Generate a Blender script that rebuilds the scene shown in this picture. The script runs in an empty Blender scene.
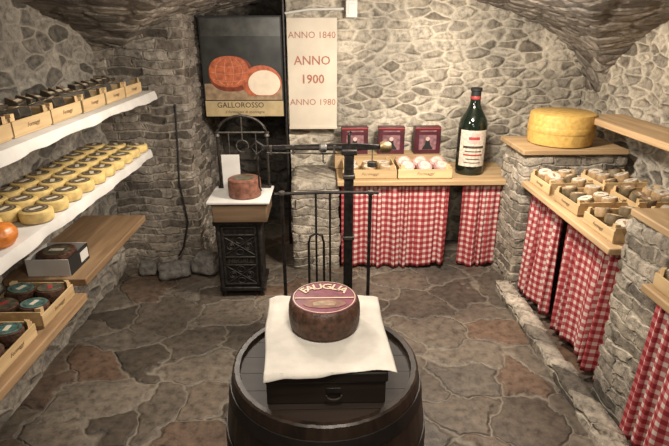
import bpy, bmesh, math, random
from mathutils import Vector, Matrix, Euler, noise
random.seed(7)
SC = bpy.context.scene
COL = SC.collection
PI = math.pi
R = math.radians
ORD = ['first','second','third','fourth','fifth','sixth','seventh','eighth','ninth','tenth','eleventh','twelfth','thirteenth','fourteenth']

# ------------------------------------------------------------------ materials
def newmat(name):
    m = bpy.data.materials.new(name); m.use_nodes = True
    nt = m.node_tree; nt.nodes.clear()
    out = nt.nodes.new('ShaderNodeOutputMaterial'); b = nt.nodes.new('ShaderNodeBsdfPrincipled')
    nt.links.new(b.outputs[0], out.inputs[0])
    return m, nt, b, out
def N(nt, t, **kw):
    n = nt.nodes.new(t)
    for k, v in kw.items(): setattr(n, k, v)
    return n
def ramp(nt, fac, stops, const=False):
    r = N(nt, 'ShaderNodeValToRGB'); cr = r.color_ramp
    if const: cr.interpolation = 'CONSTANT'
    while len(cr.elements) < len(stops): cr.elements.new(0.5)
    for e, (p, c) in zip(cr.elements, stops):
        e.position = p; e.color = (*c, 1)
    nt.links.new(fac, r.inputs[0]); return r.outputs[0]
def mathn(nt, op, a, b=None):
    n = N(nt, 'ShaderNodeMath', operation=op)
    for i, v in enumerate((a, b)):
        if v is None: continue
        if isinstance(v, (int, float)): n.inputs[i].default_value = v
        else: nt.links.new(v, n.inputs[i])
    return n.outputs[0]
def mix(nt, fac, a, b, mode='MIX'):
    n = N(nt, 'ShaderNodeMixRGB', blend_type=mode)
    for i, v in enumerate((fac, a, b)):
        if isinstance(v, (int, float)): n.inputs[i].default_value = v
        elif isinstance(v, tuple): n.inputs[i].default_value = (*v, 1)
        else: nt.links.new(v, n.inputs[i])
    return n.outputs[0]
def smooth(nt, v, a, b):
    mr = N(nt, 'ShaderNodeMapRange', interpolation_type='SMOOTHSTEP')
    mr.inputs['From Min'].default_value = a; mr.inputs['From Max'].default_value = b
    nt.links.new(v, mr.inputs['Value']); return mr.outputs[0]

def stone(name, sc, pal, mortar, mw=(.03, .15), disp=.020, warp=.30, wsc=.9, rough=.9, grime=.3, off=(0,0), fine=.006, mode='vert', rnd=.95, hw=.42, contrast=1.25, jn=.26, fsc=24, brick=None):
    """Rubble masonry on 2-D cells: 'vert' reads (x+y, z), 'flat' reads (x, y), 'vault' follows the arch; brick=(width, row) gives coursed blocks."""
    m, nt, b, out = newmat(name)
    tc = N(nt, 'ShaderNodeTexCoord'); sx = N(nt, 'ShaderNodeSeparateXYZ'); nt.links.new(tc.outputs['Object'], sx.inputs[0])
    cb = N(nt, 'ShaderNodeCombineXYZ')
    if mode == 'vert':
        a = mathn(nt, 'ADD', sx.outputs[0], sx.outputs[1]); c_ = sx.outputs[2]
    elif mode == 'vault':
        a = mathn(nt, 'SUBTRACT', mathn(nt, 'ABSOLUTE', mathn(nt, 'SUBTRACT', sx.outputs[0], .275)), mathn(nt, 'MULTIPLY', sx.outputs[2], 1.3))
        c_ = mathn(nt, 'SUBTRACT', sx.outputs[1], mathn(nt, 'MULTIPLY', sx.outputs[2], .6))
    else: a = sx.outputs[0]; c_ = sx.outputs[1]
    nt.links.new(mathn(nt, 'ADD', mathn(nt, 'MULTIPLY', a, sc[0]), off[0]), cb.inputs[0])
    nt.links.new(mathn(nt, 'ADD', mathn(nt, 'MULTIPLY', c_, sc[1]), off[1]), cb.inputs[1])
    nz = N(nt, 'ShaderNodeTexNoise'); nz.inputs['Scale'].default_value = wsc; nz.inputs['Detail'].default_value = 3
    nt.links.new(cb.outputs[0], nz.inputs['Vector'])
    sub = N(nt, 'ShaderNodeVectorMath', operation='SUBTRACT'); sub.inputs[1].default_value = (.5, .5, .5)
    nt.links.new(nz.outputs['Color'], sub.inputs[0])
    scl = N(nt, 'ShaderNodeVectorMath', operation='SCALE'); scl.inputs['Scale'].default_value = warp*2
    nt.links.new(sub.outputs[0], scl.inputs[0])
    add = N(nt, 'ShaderNodeVectorMath', operation='ADD')
    nt.links.new(cb.outputs[0], add.inputs[0]); nt.links.new(scl.outputs[0], add.inputs[1])
    n2 = N(nt, 'ShaderNodeTexNoise'); n2.inputs['Scale'].default_value = fsc; n2.inputs['Detail'].default_value = 8; n2.inputs['Roughness'].default_value = .68
    nt.links.new(tc.outputs['Object'], n2.inputs['Vector'])
    n3 = N(nt, 'ShaderNodeTexNoise'); n3.inputs['Scale'].default_value = 1.7; n3.inputs['Detail'].default_value = 4
    nt.links.new(tc.outputs['Object'], n3.inputs['Vector'])
    jit = mathn(nt, 'MULTIPLY', mathn(nt, 'SUBTRACT', n2.outputs[0], .5), jn)
    if brick:
        bk = N(nt, 'ShaderNodeTexBrick'); bk.offset = .43; bk.squash = 1.35; bk.squash_frequency = 3
        for k, v in (('Color1', (0, 0, 0, 1)), ('Color2', (1, 1, 1, 1)), ('Mortar', (.5, .5, .5, 1)), ('Scale', 1), ('Mortar Size', .010), ('Mortar Smooth', .9), ('Bias', 0), ('Brick Width', brick[0]), ('Row Height', brick[1])): bk.inputs[k].default_value = v
        nt.links.new(add.outputs[0], bk.inputs['Vector'])
        sp = N(nt, 'ShaderNodeSeparateColor'); nt.links.new(bk.outputs['Color'], sp.inputs[0])
        e2 = mathn(nt, 'ADD', mathn(nt, 'SUBTRACT', 1.0, bk.outputs['Fac']), mathn(nt, 'MULTIPLY', jit, 3))
        mk = smooth(nt, e2, .25, .8); hm = smooth(nt, e2, .1, 1.0)
    else:
        def vor(feat):
            v = N(nt, 'ShaderNodeTexVoronoi', feature=feat, voronoi_dimensions='2D'); v.inputs['Scale'].default_value = 1
            v.inputs['Randomness'].default_value = rnd; nt.links.new(add.outputs[0], v.inputs['Vector']); return v
        f1, f2 = vor('F1'), vor('F2')
        sp = N(nt, 'ShaderNodeSeparateColor'); nt.links.new(f1.outputs['Color'], sp.inputs[0])
        e2 = mathn(nt, 'ADD', mathn(nt, 'SUBTRACT', f2.outputs['Distance'], f1.outputs['Distance']), jit)
        mk = smooth(nt, e2, mw[0], mw[1]); hm = smooth(nt, e2, mw[0]*.5, hw)
    col = ramp(nt, sp.outputs[0], pal)
    k = contrast
    v2 = ramp(nt, n2.outputs[0], [(.30, (1-.55*k, 1-.56*k, 1-.57*k)), (.5, (.97, .97, .97)), (.70, (1+.36*k, 1+.33*k, 1+.28*k))])
    col = mix(nt, 1.0, col, v2, 'MULTIPLY')
    mo = mix(nt, .7, mortar, v2, 'MULTIPLY')
    c = mix(nt, mk, mo, col)
    g = ramp(nt, n3.outputs[0], [(.32, (1-grime*1.5,)*3), (.65, (1.12, 1.1, 1.06))])
    c = mix(nt, 1.0, c, g, 'MULTIPLY')
    nt.links.new(c, b.inputs['Base Color'])
    b.inputs['Roughness'].default_value = rough
    b.inputs['Specular IOR Level'].default_value = .3
    h = mathn(nt, 'MULTIPLY', hm, mathn(nt, 'MULTIPLY', mathn(nt, 'ADD', sp.outputs[1], .45), disp))
    h = mathn(nt, 'ADD', h, mathn(nt, 'MULTIPLY', n2.outputs[0], fine*2))
    d = N(nt, 'ShaderNodeDisplacement'); d.inputs['Midlevel'].default_value = 0; d.inputs['Scale'].default_value = 1
    nt.links.new(h, d.inputs['Height']); nt.links.new(d.outputs[0], out.inputs['Displacement'])
    m.displacement_method = 'BOTH'
    return m

def plain(name, c, rough=.6, var=.15, sc=30, bump=0, metal=0, spec=.5, c2=None):
    m, nt, b, out = newmat(name)
    tc = N(nt, 'ShaderNodeTexCoord'); nz = N(nt, 'ShaderNodeTexNoise')
    nz.inputs['Scale'].default_value = sc; nz.inputs['Detail'].default_value = 5
    nt.links.new(tc.outputs['Object'], nz.inputs['Vector'])
    a = tuple(x*(1-var) for x in c); d = c2 or tuple(min(1, x*(1+var)) for x in c)
    nt.links.new(ramp(nt, nz.outputs[0], [(.35, a), (.65, d)]), b.inputs['Base Color'])
    b.inputs['Roughness'].default_value = rough; b.inputs['Metallic'].default_value = metal
    b.inputs['Specular IOR Level'].default_value = spec
    if bump:
        bp = N(nt, 'ShaderNodeBump'); bp.inputs['Strength'].default_value = bump; bp.inputs['Distance'].default_value = .01
        nt.links.new(nz.outputs[0], bp.inputs['Height']); nt.links.new(bp.outputs[0], b.inputs['Normal'])
    return m
def wood(name, c1, c2, axis=1, sc=14, rough=.6, spec=.3):
    m, nt, b, out = newmat(name)
    tc = N(nt, 'ShaderNodeTexCoord'); mp = N(nt, 'ShaderNodeMapping')
    s = [sc, sc, sc]; s[axis] = sc*.08; mp.inputs['Scale'].default_value = s
    nt.links.new(tc.outputs['Object'], mp.inputs[0])
    oi = N(nt, 'ShaderNodeObjectInfo')
    va = N(nt, 'ShaderNodeVectorMath', operation='ADD'); nt.links.new(mp.outputs[0], va.inputs[0])
    sc2 = N(nt, 'ShaderNodeVectorMath', operation='SCALE'); sc2.inputs[0].default_value = (7, 7, 7); nt.links.new(oi.outputs['Random'], sc2.inputs['Scale'])
    nt.links.new(sc2.outputs[0], va.inputs[1])
    nz = N(nt, 'ShaderNodeTexNoise'); nz.inputs['Scale'].default_value = 2.2; nz.inputs['Detail'].default_value = 6; nz.inputs['Distortion'].default_value = .6
    nt.links.new(va.outputs[0], nz.inputs['Vector'])
    c = ramp(nt, nz.outputs[0], [(.3, c1), (.5, tuple((x+y)/2 for x, y in zip(c1, c2))), (.7, c2)])
    br = mathn(nt, 'ADD', mathn(nt, 'MULTIPLY', oi.outputs['Random'], .35), .82)
    c = mix(nt, 1.0, c, br, 'MULTIPLY')
    nt.links.new(c, b.inputs['Base Color']); b.inputs['Roughness'].default_value = rough
    b.inputs['Specular IOR Level'].default_value = spec
    bp = N(nt, 'ShaderNodeBump'); bp.inputs['Strength'].default_value = .25; bp.inputs['Distance'].default_value = .004
    nt.links.new(nz.outputs[0], bp.inputs['Height']); nt.links.new(bp.outputs[0], b.inputs['Normal'])
    return m
def gingham(name, period):
    m, nt, b, out = newmat(name)
    uv = N(nt, 'ShaderNodeUVMap'); uv.uv_map = 'UVMap'
    sx = N(nt, 'ShaderNodeSeparateXYZ'); nt.links.new(uv.outputs[0], sx.inputs[0])
    def st(o):
        return mathn(nt, 'LESS_THAN', mathn(nt, 'FRACT', mathn(nt, 'DIVIDE', o, period)), .53)
    s = mathn(nt, 'MULTIPLY', mathn(nt, 'ADD', st(sx.outputs[0]), st(sx.outputs[1])), .5)
    c = ramp(nt, s, [(0, (.60, .50, .45)), (.3, (.41, .115, .115)), (.8, (.25, .030, .038))], True)
    nt.links.new(c, b.inputs['Base Color']); b.inputs['Roughness'].default_value = .9; b.inputs['Specular IOR Level'].default_value = .1
    return m

M = {}
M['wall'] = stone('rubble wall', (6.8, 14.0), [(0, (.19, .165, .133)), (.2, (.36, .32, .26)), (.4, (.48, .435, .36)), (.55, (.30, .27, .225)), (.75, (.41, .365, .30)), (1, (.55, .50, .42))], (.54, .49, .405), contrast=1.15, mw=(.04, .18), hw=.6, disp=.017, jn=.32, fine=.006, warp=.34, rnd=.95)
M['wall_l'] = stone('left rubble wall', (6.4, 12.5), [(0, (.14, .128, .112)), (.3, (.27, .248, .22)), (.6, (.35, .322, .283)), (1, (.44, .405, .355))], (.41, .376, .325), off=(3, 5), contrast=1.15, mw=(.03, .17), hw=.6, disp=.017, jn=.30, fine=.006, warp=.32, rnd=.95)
M['pier'] = stone('layered stone pier', (1, 1), [(0, (.12, .103, .087)), (.3, (.25, .22, .18)), (.6, (.34, .30, .25)), (1, (.43, .385, .325))], (.36, .325, .27), disp=.013, off=(9.3, 1.02), warp=.05, wsc=5.5, brick=(.20, .066), jn=.4)
M['pillar'] = stone('narrow coursed pillar stone', (1, 1), [(0, (.10, .084, .07)), (.3, (.20, .172, .146)), (.6, (.28, .245, .21)), (1, (.365, .33, .29))], (.33, .297, .253), disp=.014, off=(4.1, 2.0), warp=.048, wsc=6, brick=(.17, .06), jn=.4)
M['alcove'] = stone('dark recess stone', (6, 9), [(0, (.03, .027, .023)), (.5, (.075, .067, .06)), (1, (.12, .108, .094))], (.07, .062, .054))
M['vault'] = stone('slate vault stone', (5.5, 9.0), [(0, (.13, .111, .094)), (.35, (.20, .174, .148)), (.7, (.255, .225, .193)), (1, (.32, .287, .25))], (.17, .148, .126), (.0, .13), .012, warp=.32, off=(1, 2), fine=.004, mode='vault', rnd=1, contrast=1.1)
M['floor'] = stone('irregular flagstone floor', (3.0, 3.5), [(0, (.062, .051, .042)), (.2, (.110, .091, .074)), (.4, (.145, .121, .098)), (.55, (.140, .088, .061)), (.68, (.110, .096, .083)), (.85, (.165, .139, .113)), (1, (.088, .073, .060))], (.195, .170, .139), (.005, .065), .010, warp=.58, wsc=1.0, rough=.36, off=(2.3, 1.2), fine=.002, mode='flat', rnd=1, hw=.12, jn=.11, fsc=22, contrast=1.1)
M['rock'] = stone('grey field stone', (3, 3), [(0, (.20, .19, .18)), (1, (.30, .29, .27))], (.22, .21, .20), disp=.004)
M['crate'] = wood('pale poplar crate wood', (.40, .27, .135), (.60, .44, .24), 0, 10)
M['crate_up'] = wood('pale poplar upright', (.38, .255, .125), (.58, .42, .23), 2, 10)
M['plank'] = wood('brown shelf plank', (.18, .108, .056), (.34, .22, .12), 1, 9)
M['block'] = wood('dark worn block wood', (.09, .055, .03), (.20, .13, .075), 0, 9)
M['plank_x'] = wood('light counter plank', (.30, .19, .095), (.50, .35, .19), 0, 9)
M['plank_y'] = wood('light side counter plank', (.28, .18, .095), (.48, .33, .18), 1, 9)
M['barrel'] = wood('dark barrel oak', (.010, .0062, .004), (.034, .020, .013), 2, 12, .42, .45)
M['barrel_head'] = wood('barrel head oak', (.010, .007, .005), (.028, .018, .013), 0, 10, .55, .3)
M['hoop'] = plain('dark iron hoop', (.016, .013, .011), .5, .3, 20, .1, .3)
M['chest'] = wood('dark chest wood', (.007, .005, .004), (.024, .015, .010), 0, 12, .5, .35)
M['iron'] = plain('weathered black iron', (.020, .017, .015), .5, .5, 45, .3, .4)
M['iron_lt'] = plain('raised cast iron', (.036, .031, .027), .45, .4, 45, .2, .5)
M['steel'] = plain('worn grey steel', (.16, .15, .14), .45, .3, 40, .05, .7)
M['dull'] = plain('dark worn steel', (.060, .052, .044), .5, .4, 40, .1, .4)
M['latch'] = plain('blackened latch metal', (.022, .019, .016), .45, .4, 40, .1, .5)
M['brass'] = plain('dull brass', (.22, .16, .08), .45, .2, 30, 0, .7)
M['paper'] = plain('white shelf paper', (.54, .52, .49), .8, .08, 8, .05, 0, .2)
M['cloth'] = plain('off white cheese cloth', (.52, .485, .43), .9, .10, 14, .15, 0, .15)
M['gingham'] = gingham('red gingham cotton', .045)
M['rind_dark'] = plain('dark brown cheese rind', (.062, .030, .018), .5, .5, 60, .5, 0, .4)
M['rind_red'] = plain('red brown cheese rind', (.17, .070, .045), .55, .35, 35, .3)
M['parm'] = plain('golden hard cheese rind', (.52, .325, .090), .5, .16, 40, .15, 0, .4)
M['rind_yellow'] = plain('yellow cheese rind', (.58, .43, .17), .5, .2, 30, .1)
M['rind_tan'] = plain('tan cheese rind', (.34, .22, .11), .6, .3, 30, .2)
M['rind_pink'] = plain('pink wrapping paper', (.50, .27, .25), .6, .25, 25, .2)
M['rind_olive'] = plain('olive brown cheese rind', (.13, .095, .05), .55, .4, 25, .2)
M['pack'] = plain('dark olive wrapping', (.060, .048, .032), .45, .5, 25, .2)
M['lab_dark'] = plain('dark olive printed label', (.085, .075, .05), .5, .5, 45, 0)
M['lab_tan'] = plain('tan printed label', (.26, .17, .10), .5, .4, 60, 0)
M['lab_cream'] = plain('cream paper label', (.54, .48, .37), .6, .12, 40, 0)
M['lab_maroon'] = plain('purple red printed label', (.15, .028, .050), .5, .3, 40, 0)
M['lab_yel'] = plain('yellowish print', (.58, .45, .31), .5, .1, 40, 0)
M['lab_pink'] = plain('pale pink print', (.48, .34, .30), .5, .1, 40, 0)
M['lab_red'] = plain('red print', (.30, .04, .035), .5, .15, 40, 0)
M['lab_blue'] = plain('green blue print', (.06, .14, .13), .5, .4, 45, 0)
M['lab_wht'] = plain('pale printed label', (.52, .46, .37), .6, .25, 60, 0)
M['orange'] = plain('orange wrapped rind', (.62, .20, .035), .35, .25, 20, .2)
M['glass'] = plain('dark green bottle glass', (.006, .011, .007), .08, .1, 5, 0, 0, .7)
M['box_red'] = plain('dark wine red carton', (.06, .012, .018), .4, .25, 12, 0)
M['print_mauve'] = plain('mauve print', (.20, .10, .11), .45, .4, 35, 0)
M['black'] = plain('matt black', (.008, .008, .008), .7, .2, 10, 0)
M['sign'] = plain('aged cream sign board', (.52, .455, .365), .7, .08, 5, .03)
M['sign_txt'] = plain('faded brown red lettering', (.30, .12, .08), .7, .2, 60, 0)
M['ink'] = plain('brown black ink', (.05, .03, .02), .7, .2, 60, 0)
M['ink_pale'] = plain('faded brown ink', (.19, .11, .055), .7, .2, 60, 0)
M['post_bg'] = plain('dark photographic backdrop', (.020, .022, .020), .35, .6, 7, 0)
M['post_mid'] = plain('grey photographic backdrop', (.05, .05, .045), .35, .5, 9, 0)
M['post_table'] = plain('photo of wooden table', (.26, .18, .11), .35, .3, 20, 0)
M['post_red'] = plain('photo of orange red rind', (.40, .105, .045), .35, .3, 30, 0)
M['post_shade'] = plain('photo of shaded rind', (.16, .035, .018), .35, .3, 30, 0)
M['post_line'] = plain('photo of rind grooves', (.52, .27, .17), .35, .3, 30, 0)
M['post_white'] = plain('photo of white paste', (.68, .58, .45), .35, .06, 20, 0)
M['post_cap'] = plain('yellow caption strip', (.40, .31, .17), .4, .12, 15, 0)
M['white_pl'] = plain('white electrical plastic', (.55, .53, .50), .5, .05, 10, 0)

# ------------------------------------------------------------------ mesh helpers
class MB:
    def __init__(s): s.bm = bmesh.new()
    def _add(s, verts, faces, Mx=None):
        vs = [s.bm.verts.new((Mx @ Vector(v)) if Mx else v) for v in verts]
        for f in faces:
            try: s.bm.faces.new([vs[i] for i in f])
            except ValueError: pass
        return s
    def box(s, c, d, Mx=None, rz=0):
        x, y, z = (k/2 for k in d); T = Matrix.Translation(c) @ Matrix.Rotation(rz, 4, 'Z')
        if Mx: T = Mx @ T
        v = [(-x,-y,-z),(x,-y,-z),(x,y,-z),(-x,y,-z),(-x,-y,z),(x,-y,z),(x,y,z),(-x,y,z)]
        return s._add(v, [(0,3,2,1),(4,5,6,7),(0,1,5,4),(1,2,6,5),(2,3,7,6),(3,0,4,7)], T)
    def lathe(s, prof, seg=40, c=(0,0,0), Mx=None, rf=None):
        T = Matrix.Translation(c)
        if Mx: T = Mx @ T
        v = []; f = []; idx = []
        for r, z in prof:
            if r < 1e-6: idx.append([len(v)]); v.append((0,0,z))
            else:
                idx.append(list(range(len(v), len(v)+seg)))
                for k in range(seg):
                    a = 2*PI*k/seg; q = r*(rf(k, z) if rf else 1)
                    v.append((q*math.cos(a), q*math.sin(a), z))
        for a, b in zip(idx, idx[1:]):
            for k in range(seg):
                k2 = (k+1) % seg
                if len(a) == 1 and len(b) == 1: continue
                if len(a) == 1: f.append((a[0], b[k2], b[k]))
                elif len(b) == 1: f.append((a[k], a[k2], b[0]))
                else: f.append((a[k], a[k2], b[k2], b[k]))
        return s._add(v, f, T)
    def tube(s, pts, r, seg=8, closed=False):
        pts = [Vector(p) for p in pts]; n = len(pts); rings = []; v = []; f = []
        for i, p in enumerate(pts):
            if closed: t = pts[(i+1) % n]-pts[i-1]
            else: t = pts[min(i+1, n-1)]-pts[max(i-1, 0)]
            t.normalize(); up = Vector((0,0,1)) if abs(t.z) < .9 else Vector((0,1,0))
            a = t.cross(up).normalized(); b = t.cross(a)
            rings.append(list(range(len(v), len(v)+seg)))
            for k in range(seg):
                q = 2*PI*k/seg; v.append(p+a*math.cos(q)*r+b*math.sin(q)*r)
        for i in range(n if closed else n-1):
            A, B = rings[i], rings[(i+1) % n]
            for k in range(seg): f.append((A[k], A[(k+1) % seg], B[(k+1) % seg], B[k]))
        if not closed: f.append(tuple(rings[0])); f.append(tuple(reversed(rings[-1])))
        return s._add(v, f)
    def prism(s, poly, y0, y1):       # polygon in x-z, extruded along y
        n = len(poly); v = [(x, y0, z) for x, z in poly]+[(x, y1, z) for x, z in poly]
        f = [tuple(range(n)), tuple(reversed(range(n, 2*n)))]+[(i, i+n, (i+1) % n+n, (i+1) % n) for i in range(n)]
        return s._add(v, f)
    def text(s, body, size, Mx, shear=0, bold=0):
        cu = bpy.data.curves.new('t', 'FONT'); cu.body = body; cu.size = size; cu.align_x = 'CENTER'; cu.align_y = 'CENTER'
        cu.extrude = .0004; cu.shear = shear; cu.offset = bold; cu.resolution_u = 2
        o = bpy.data.objects.new('t', cu); COL.objects.link(o)
        dg = bpy.context.evaluated_depsgraph_get(); dg.update()
        me = bpy.data.meshes.new_from_object(o.evaluated_get(dg))
        bpy.data.objects.remove(o); bpy.data.curves.remove(cu)
        me.transform(Mx); s.bm.from_mesh(me); bpy.data.meshes.remove(me); return s
    def build(s, name, mat, parent=None, bevel=0, label=None, loc=None, smooth=True, fix=True):
        if fix: bmesh.ops.recalc_face_normals(s.bm, faces=s.bm.faces[:])
        me = bpy.data.meshes.new(name); s.bm.to_mesh(me); s.bm.free()
        me.materials.append(M[mat] if isinstance(mat, str) else mat)
        if smooth:
            for p in me.polygons: p.use_smooth = True
            me.set_sharp_from_angle(angle=R(38))
        o = bpy.data.objects.new(name, me); COL.objects.link(o)
        if parent: o.parent = parent
        if loc: o.location = loc
        if bevel:
            b = o.modifiers.new('bevel', 'BEVEL'); b.width = bevel; b.segments = 2; b.limit_method = 'ANGLE'
        if label: o['label'] = label
        return o
def tag(o, label, cat, group=None, kind=None):
    if label: o['label'] = label
    if cat: o['category'] = cat
    if group: o['group'] = group
    if kind: o['kind'] = kind
    return o
def thing(name, label, cat, loc=(0,0,0), rz=0, group=None):
    o = bpy.data.objects.new(name, None); COL.objects.link(o); o.empty_display_size = .05
    o.location = loc; o.rotation_euler = (0, 0, rz)
    return tag(o, label, cat, group)
def copy_tree(o, parent=None):
    c = o.copy(); COL.objects.link(c)
    if parent: c.parent = parent
    for ch in list(o.children): copy_tree(ch, c)
    return c
def struct(o): o['kind'] = 'structure'; return o

def grid(name, p0, u, v, nu, nv, mat, fn=None):
    p0, u, v = Vector(p0), Vector(u), Vector(v); verts = []; faces = []
    for j in range(nv+1):
        for i in range(nu+1):
            p = p0+u*(i/nu)+v*(j/nv)
            verts.append(fn(p) if fn else p)
    for j in range(nv):
        for i in range(nu):
            a = j*(nu+1)+i; faces.append((a, a+1, a+nu+2, a+nu+1))
    me = bpy.data.meshes.new(name); me.from_pydata(verts, [], faces); me.materials.append(M[mat])
    for p in me.polygons: p.use_smooth = True
    o = bpy.data.objects.new(name, me); COL.objects.link(o); return o
def stone_block(name, lo, hi, mat, step=.025, jit=.012, seed=0):
    # shared-vertex subdivided box so that displacement never opens the corners
    lo, hi = Vector(lo), Vector(hi); d = hi-lo; n = [max(1, int(round(k/step))) for k in d]
    vm = {}; verts = []; faces = []
    def vid(i, j, k):
        key = (i, j, k)
        if key not in vm:
            p = Vector((lo.x+d.x*i/n[0], lo.y+d.y*j/n[1], lo.z+d.z*k/n[2]))
            q = noise.noise_vector(p*6+Vector((seed, 0, 0)))*jit
            vm[key] = len(verts); verts.append(p+q)
        return vm[key]
    for i in range(n[0]):
        for j in range(n[1]):
            faces.append((vid(i,j,0), vid(i,j+1,0), vid(i+1,j+1,0), vid(i+1,j,0)))
            k = n[2]; faces.append((vid(i,j,k), vid(i+1,j,k), vid(i+1,j+1,k), vid(i,j+1,k)))
    for i in range(n[0]):
        for k in range(n[2]):
            faces.append((vid(i,0,k), vid(i+1,0,k), vid(i+1,0,k+1), vid(i,0,k+1)))
            j = n[1]; faces.append((vid(i,j,k), vid(i,j,k+1), vid(i+1,j,k+1), vid(i+1,j,k)))
    for j in range(n[1]):
        for k in range(n[2]):
            faces.append((vid(0,j,k), vid(0,j,k+1), vid(0,j+1,k+1), vid(0,j+1,k)))
            i = n[0]; faces.append((vid(i,j,k), vid(i,j+1,k), vid(i,j+1,k+1), vid(i,j,k+1)))
    me = bpy.data.meshes.new(name); me.from_pydata(verts, [], faces); me.materials.append(M[mat])
    for p in me.polygons: p.use_smooth = True
    o = bpy.data.objects.new(name, me); COL.objects.link(o); return o

# ------------------------------------------------------------------ room
XL, XR, YB, YF = -1.5, 2.05, 4.05, -1.6
def bumpy(a=.02, s=2.5):
    def f(p): return p+noise.noise_vector(p*s)*a
    return f
struct(grid('floor', (XL-.1, YF-.1, 0), (XR-XL+.2, 0, 0), (0, 6.5, 0), 200, 340, 'floor', lambda p: Vector((p.x, p.y, noise.noise(p*2.2)*.006-.010))))
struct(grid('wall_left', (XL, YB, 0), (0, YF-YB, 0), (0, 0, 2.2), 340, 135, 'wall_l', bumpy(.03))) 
struct(grid('wall_right', (XR, YF, 0), (0, YB-YF, 0), (0, 0, 2.2), 340, 135, 'wall', bumpy(.03)))
struct(grid('wall_back', (-.27, YB, 0), (XR+.27, 0, 0), (0, 0, 2.2), 230, 220, 'wall', bumpy(.02)))
struct(grid('wall_front', (XR, YF, 0), (XL-XR, 0, 0), (0, 0, 2.2), 60, 40, 'wall_l'))
struct(stone_block('wall_pillar', (XL-.05, 3.55, -.02), (-.95, 4.75, 2.2), 'pillar', .016, .02))
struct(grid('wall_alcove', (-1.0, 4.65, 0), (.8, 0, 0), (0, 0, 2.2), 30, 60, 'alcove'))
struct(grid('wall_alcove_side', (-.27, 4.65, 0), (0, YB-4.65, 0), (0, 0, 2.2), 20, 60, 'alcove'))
def vault(p):
    t = min(1, abs(p.x-.275)/1.775); f = .72*math.sqrt(1-t*t)
    yy = p.y
    if yy > 3.8: g = 0
    else:
        q = (yy-1.9+38) % 3.8
        q = min(q, 3.8-q)
        g = .645*math.sqrt(max(0, 1-(q/1.9)**2))
    h = max(f, g)
    return Vector((p.x, p.y, 1.30+h+noise.noise(p*3)*.005))
struct(grid('ceiling', (XL-.15, 4.8, 0), (XR-XL+.3, 0, 0), (0, -6.5, 0), 240, 420, 'vault', vault))

# ------------------------------------------------------------------ left shelves
def plank_thing(name, lo, hi, mat, label, cat, group=None):
    lo, hi = Vector(lo), Vector(hi); c = (lo+hi)/2; d = hi-lo
    o = MB().box((0, 0, d.z/2), d).build(name, mat, None, .006, loc=(c.x, c.y, lo.z))
    return tag(o, label, cat, group)
G = 'plank shelves along the left wall'
plank_thing('wall_shelf', (XL-.01, .9, 1.305), (-1.12, 3.46, 1.345), 'plank', 'topmost plank shelf on left stone wall, carrying the pale crates on white paper', 'shelf', G)
plank_thing('wall_shelf', (XL-.01, .9, .965), (-1.12, 3.24, 1.005), 'plank', 'middle plank shelf on left stone wall, lined with paper under yellow cheeses', 'shelf', G)
plank_thing('wall_shelf', (XL-.01, 2.14, .60), (-1.12, 3.0, .64), 'plank', 'short brown plank shelf low on left stone wall, bare but for the open carton', 'shelf', G)
LZ = .575
plank_thing('wall_shelf', (XL-.01, .9, LZ-.04), (-1.12, 2.125, LZ), 'plank', 'lowest plank shelf nearest the camera on left stone wall, under crates of dark cheeses', 'shelf', G)
def liner(z, y0, y1, label):
    n = 90; m = MB(); v = []; f = []
    for j in range(n+1):
        y = y0+(y1-y0)*j/n; w = noise.noise(Vector((y*5, z, 0))); w2 = noise.noise(Vector((y*13, z, 4)))
        prof = [(XL+.04, z+.002), (-1.3, z+.002), (-1.13, z+.003), (-1.108, z+.001), (-1.10+.006*w+.004*w2, z-.02), (-1.098+.012*w+.008*w2, z-.045-.012*w)]
        v += [(x, y, zz) for x, zz in prof]
    for j in range(n):
        for i in range(5): a = j*6+i; f.append((a, a+1, a+7, a+6))
    o = m._add(v, f).build('shelf_paper', 'paper'); tag(o, label, 'paper', 'white shelf liners')
liner(1.345, 1.0, 3.44, 'white paper liner overhanging the topmost left shelf under the crates')
liner(1.005, 1.0, 3.22, 'white paper liner overhanging the middle left shelf under small yellow cheeses')

# ------------------------------------------------------------------ crates and cheeses
def make_crate(L=.32, W=.29, h=.075):
    t = thing('wooden_crate', '', 'crate')
    MB().box((0, 0, .006), (L-.01, W-.01, .010)).build('bottom', 'crate', t)
    for s in (-1, 1):
        MB().box((0, s*(W/2-.004), h*.55), (L, .007, h*.85)).build('side_panel', 'crate', t, .001)
    for s in (-1, 1):
        MB().box((s*(L/2-.009), 0, h*.62), (.008, W-.016, h*1.12)).build('end_panel', 'crate', t, .001)
    for sx in (-1, 1):
        for sy in (-1, 1):
            x = sx*(L/2-.014); y = sy*(W/2-.009)
            v = [(x, y, .002), (x-sx*.026, y, .002), (x, y-sy*.026, .002), (x, y, h*1.38), (x-sx*.026, y, h*1.38), (x, y-sy*.026, h*1.38)]
            MB()._add(v, [(0,1,2), (3,5,4), (0,1,4,3), (1,2,5,4), (2,0,3,5)]).build('corner_post', 'crate_up', t)
    MB().text('Formaggi', .028, Matrix.Translation((0, -W/2-.0005, h*.55)) @ Matrix.Rotation(PI/2, 4, 'X'), .35, 0).build('printed_lettering', 'ink_pale', t, label='small faded brown slanted lettering on the crate front')
    return t
crate0 = make_crate(); crate_used = [False]
def crate(loc, rz, label, group):
    c = copy_tree(crate0) if crate_used[0] else crate0
    crate_used[0] = True
    c.location = loc; c.rotation_euler = (0, 0, rz); tag(c, label, 'crate', group); return c
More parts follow.
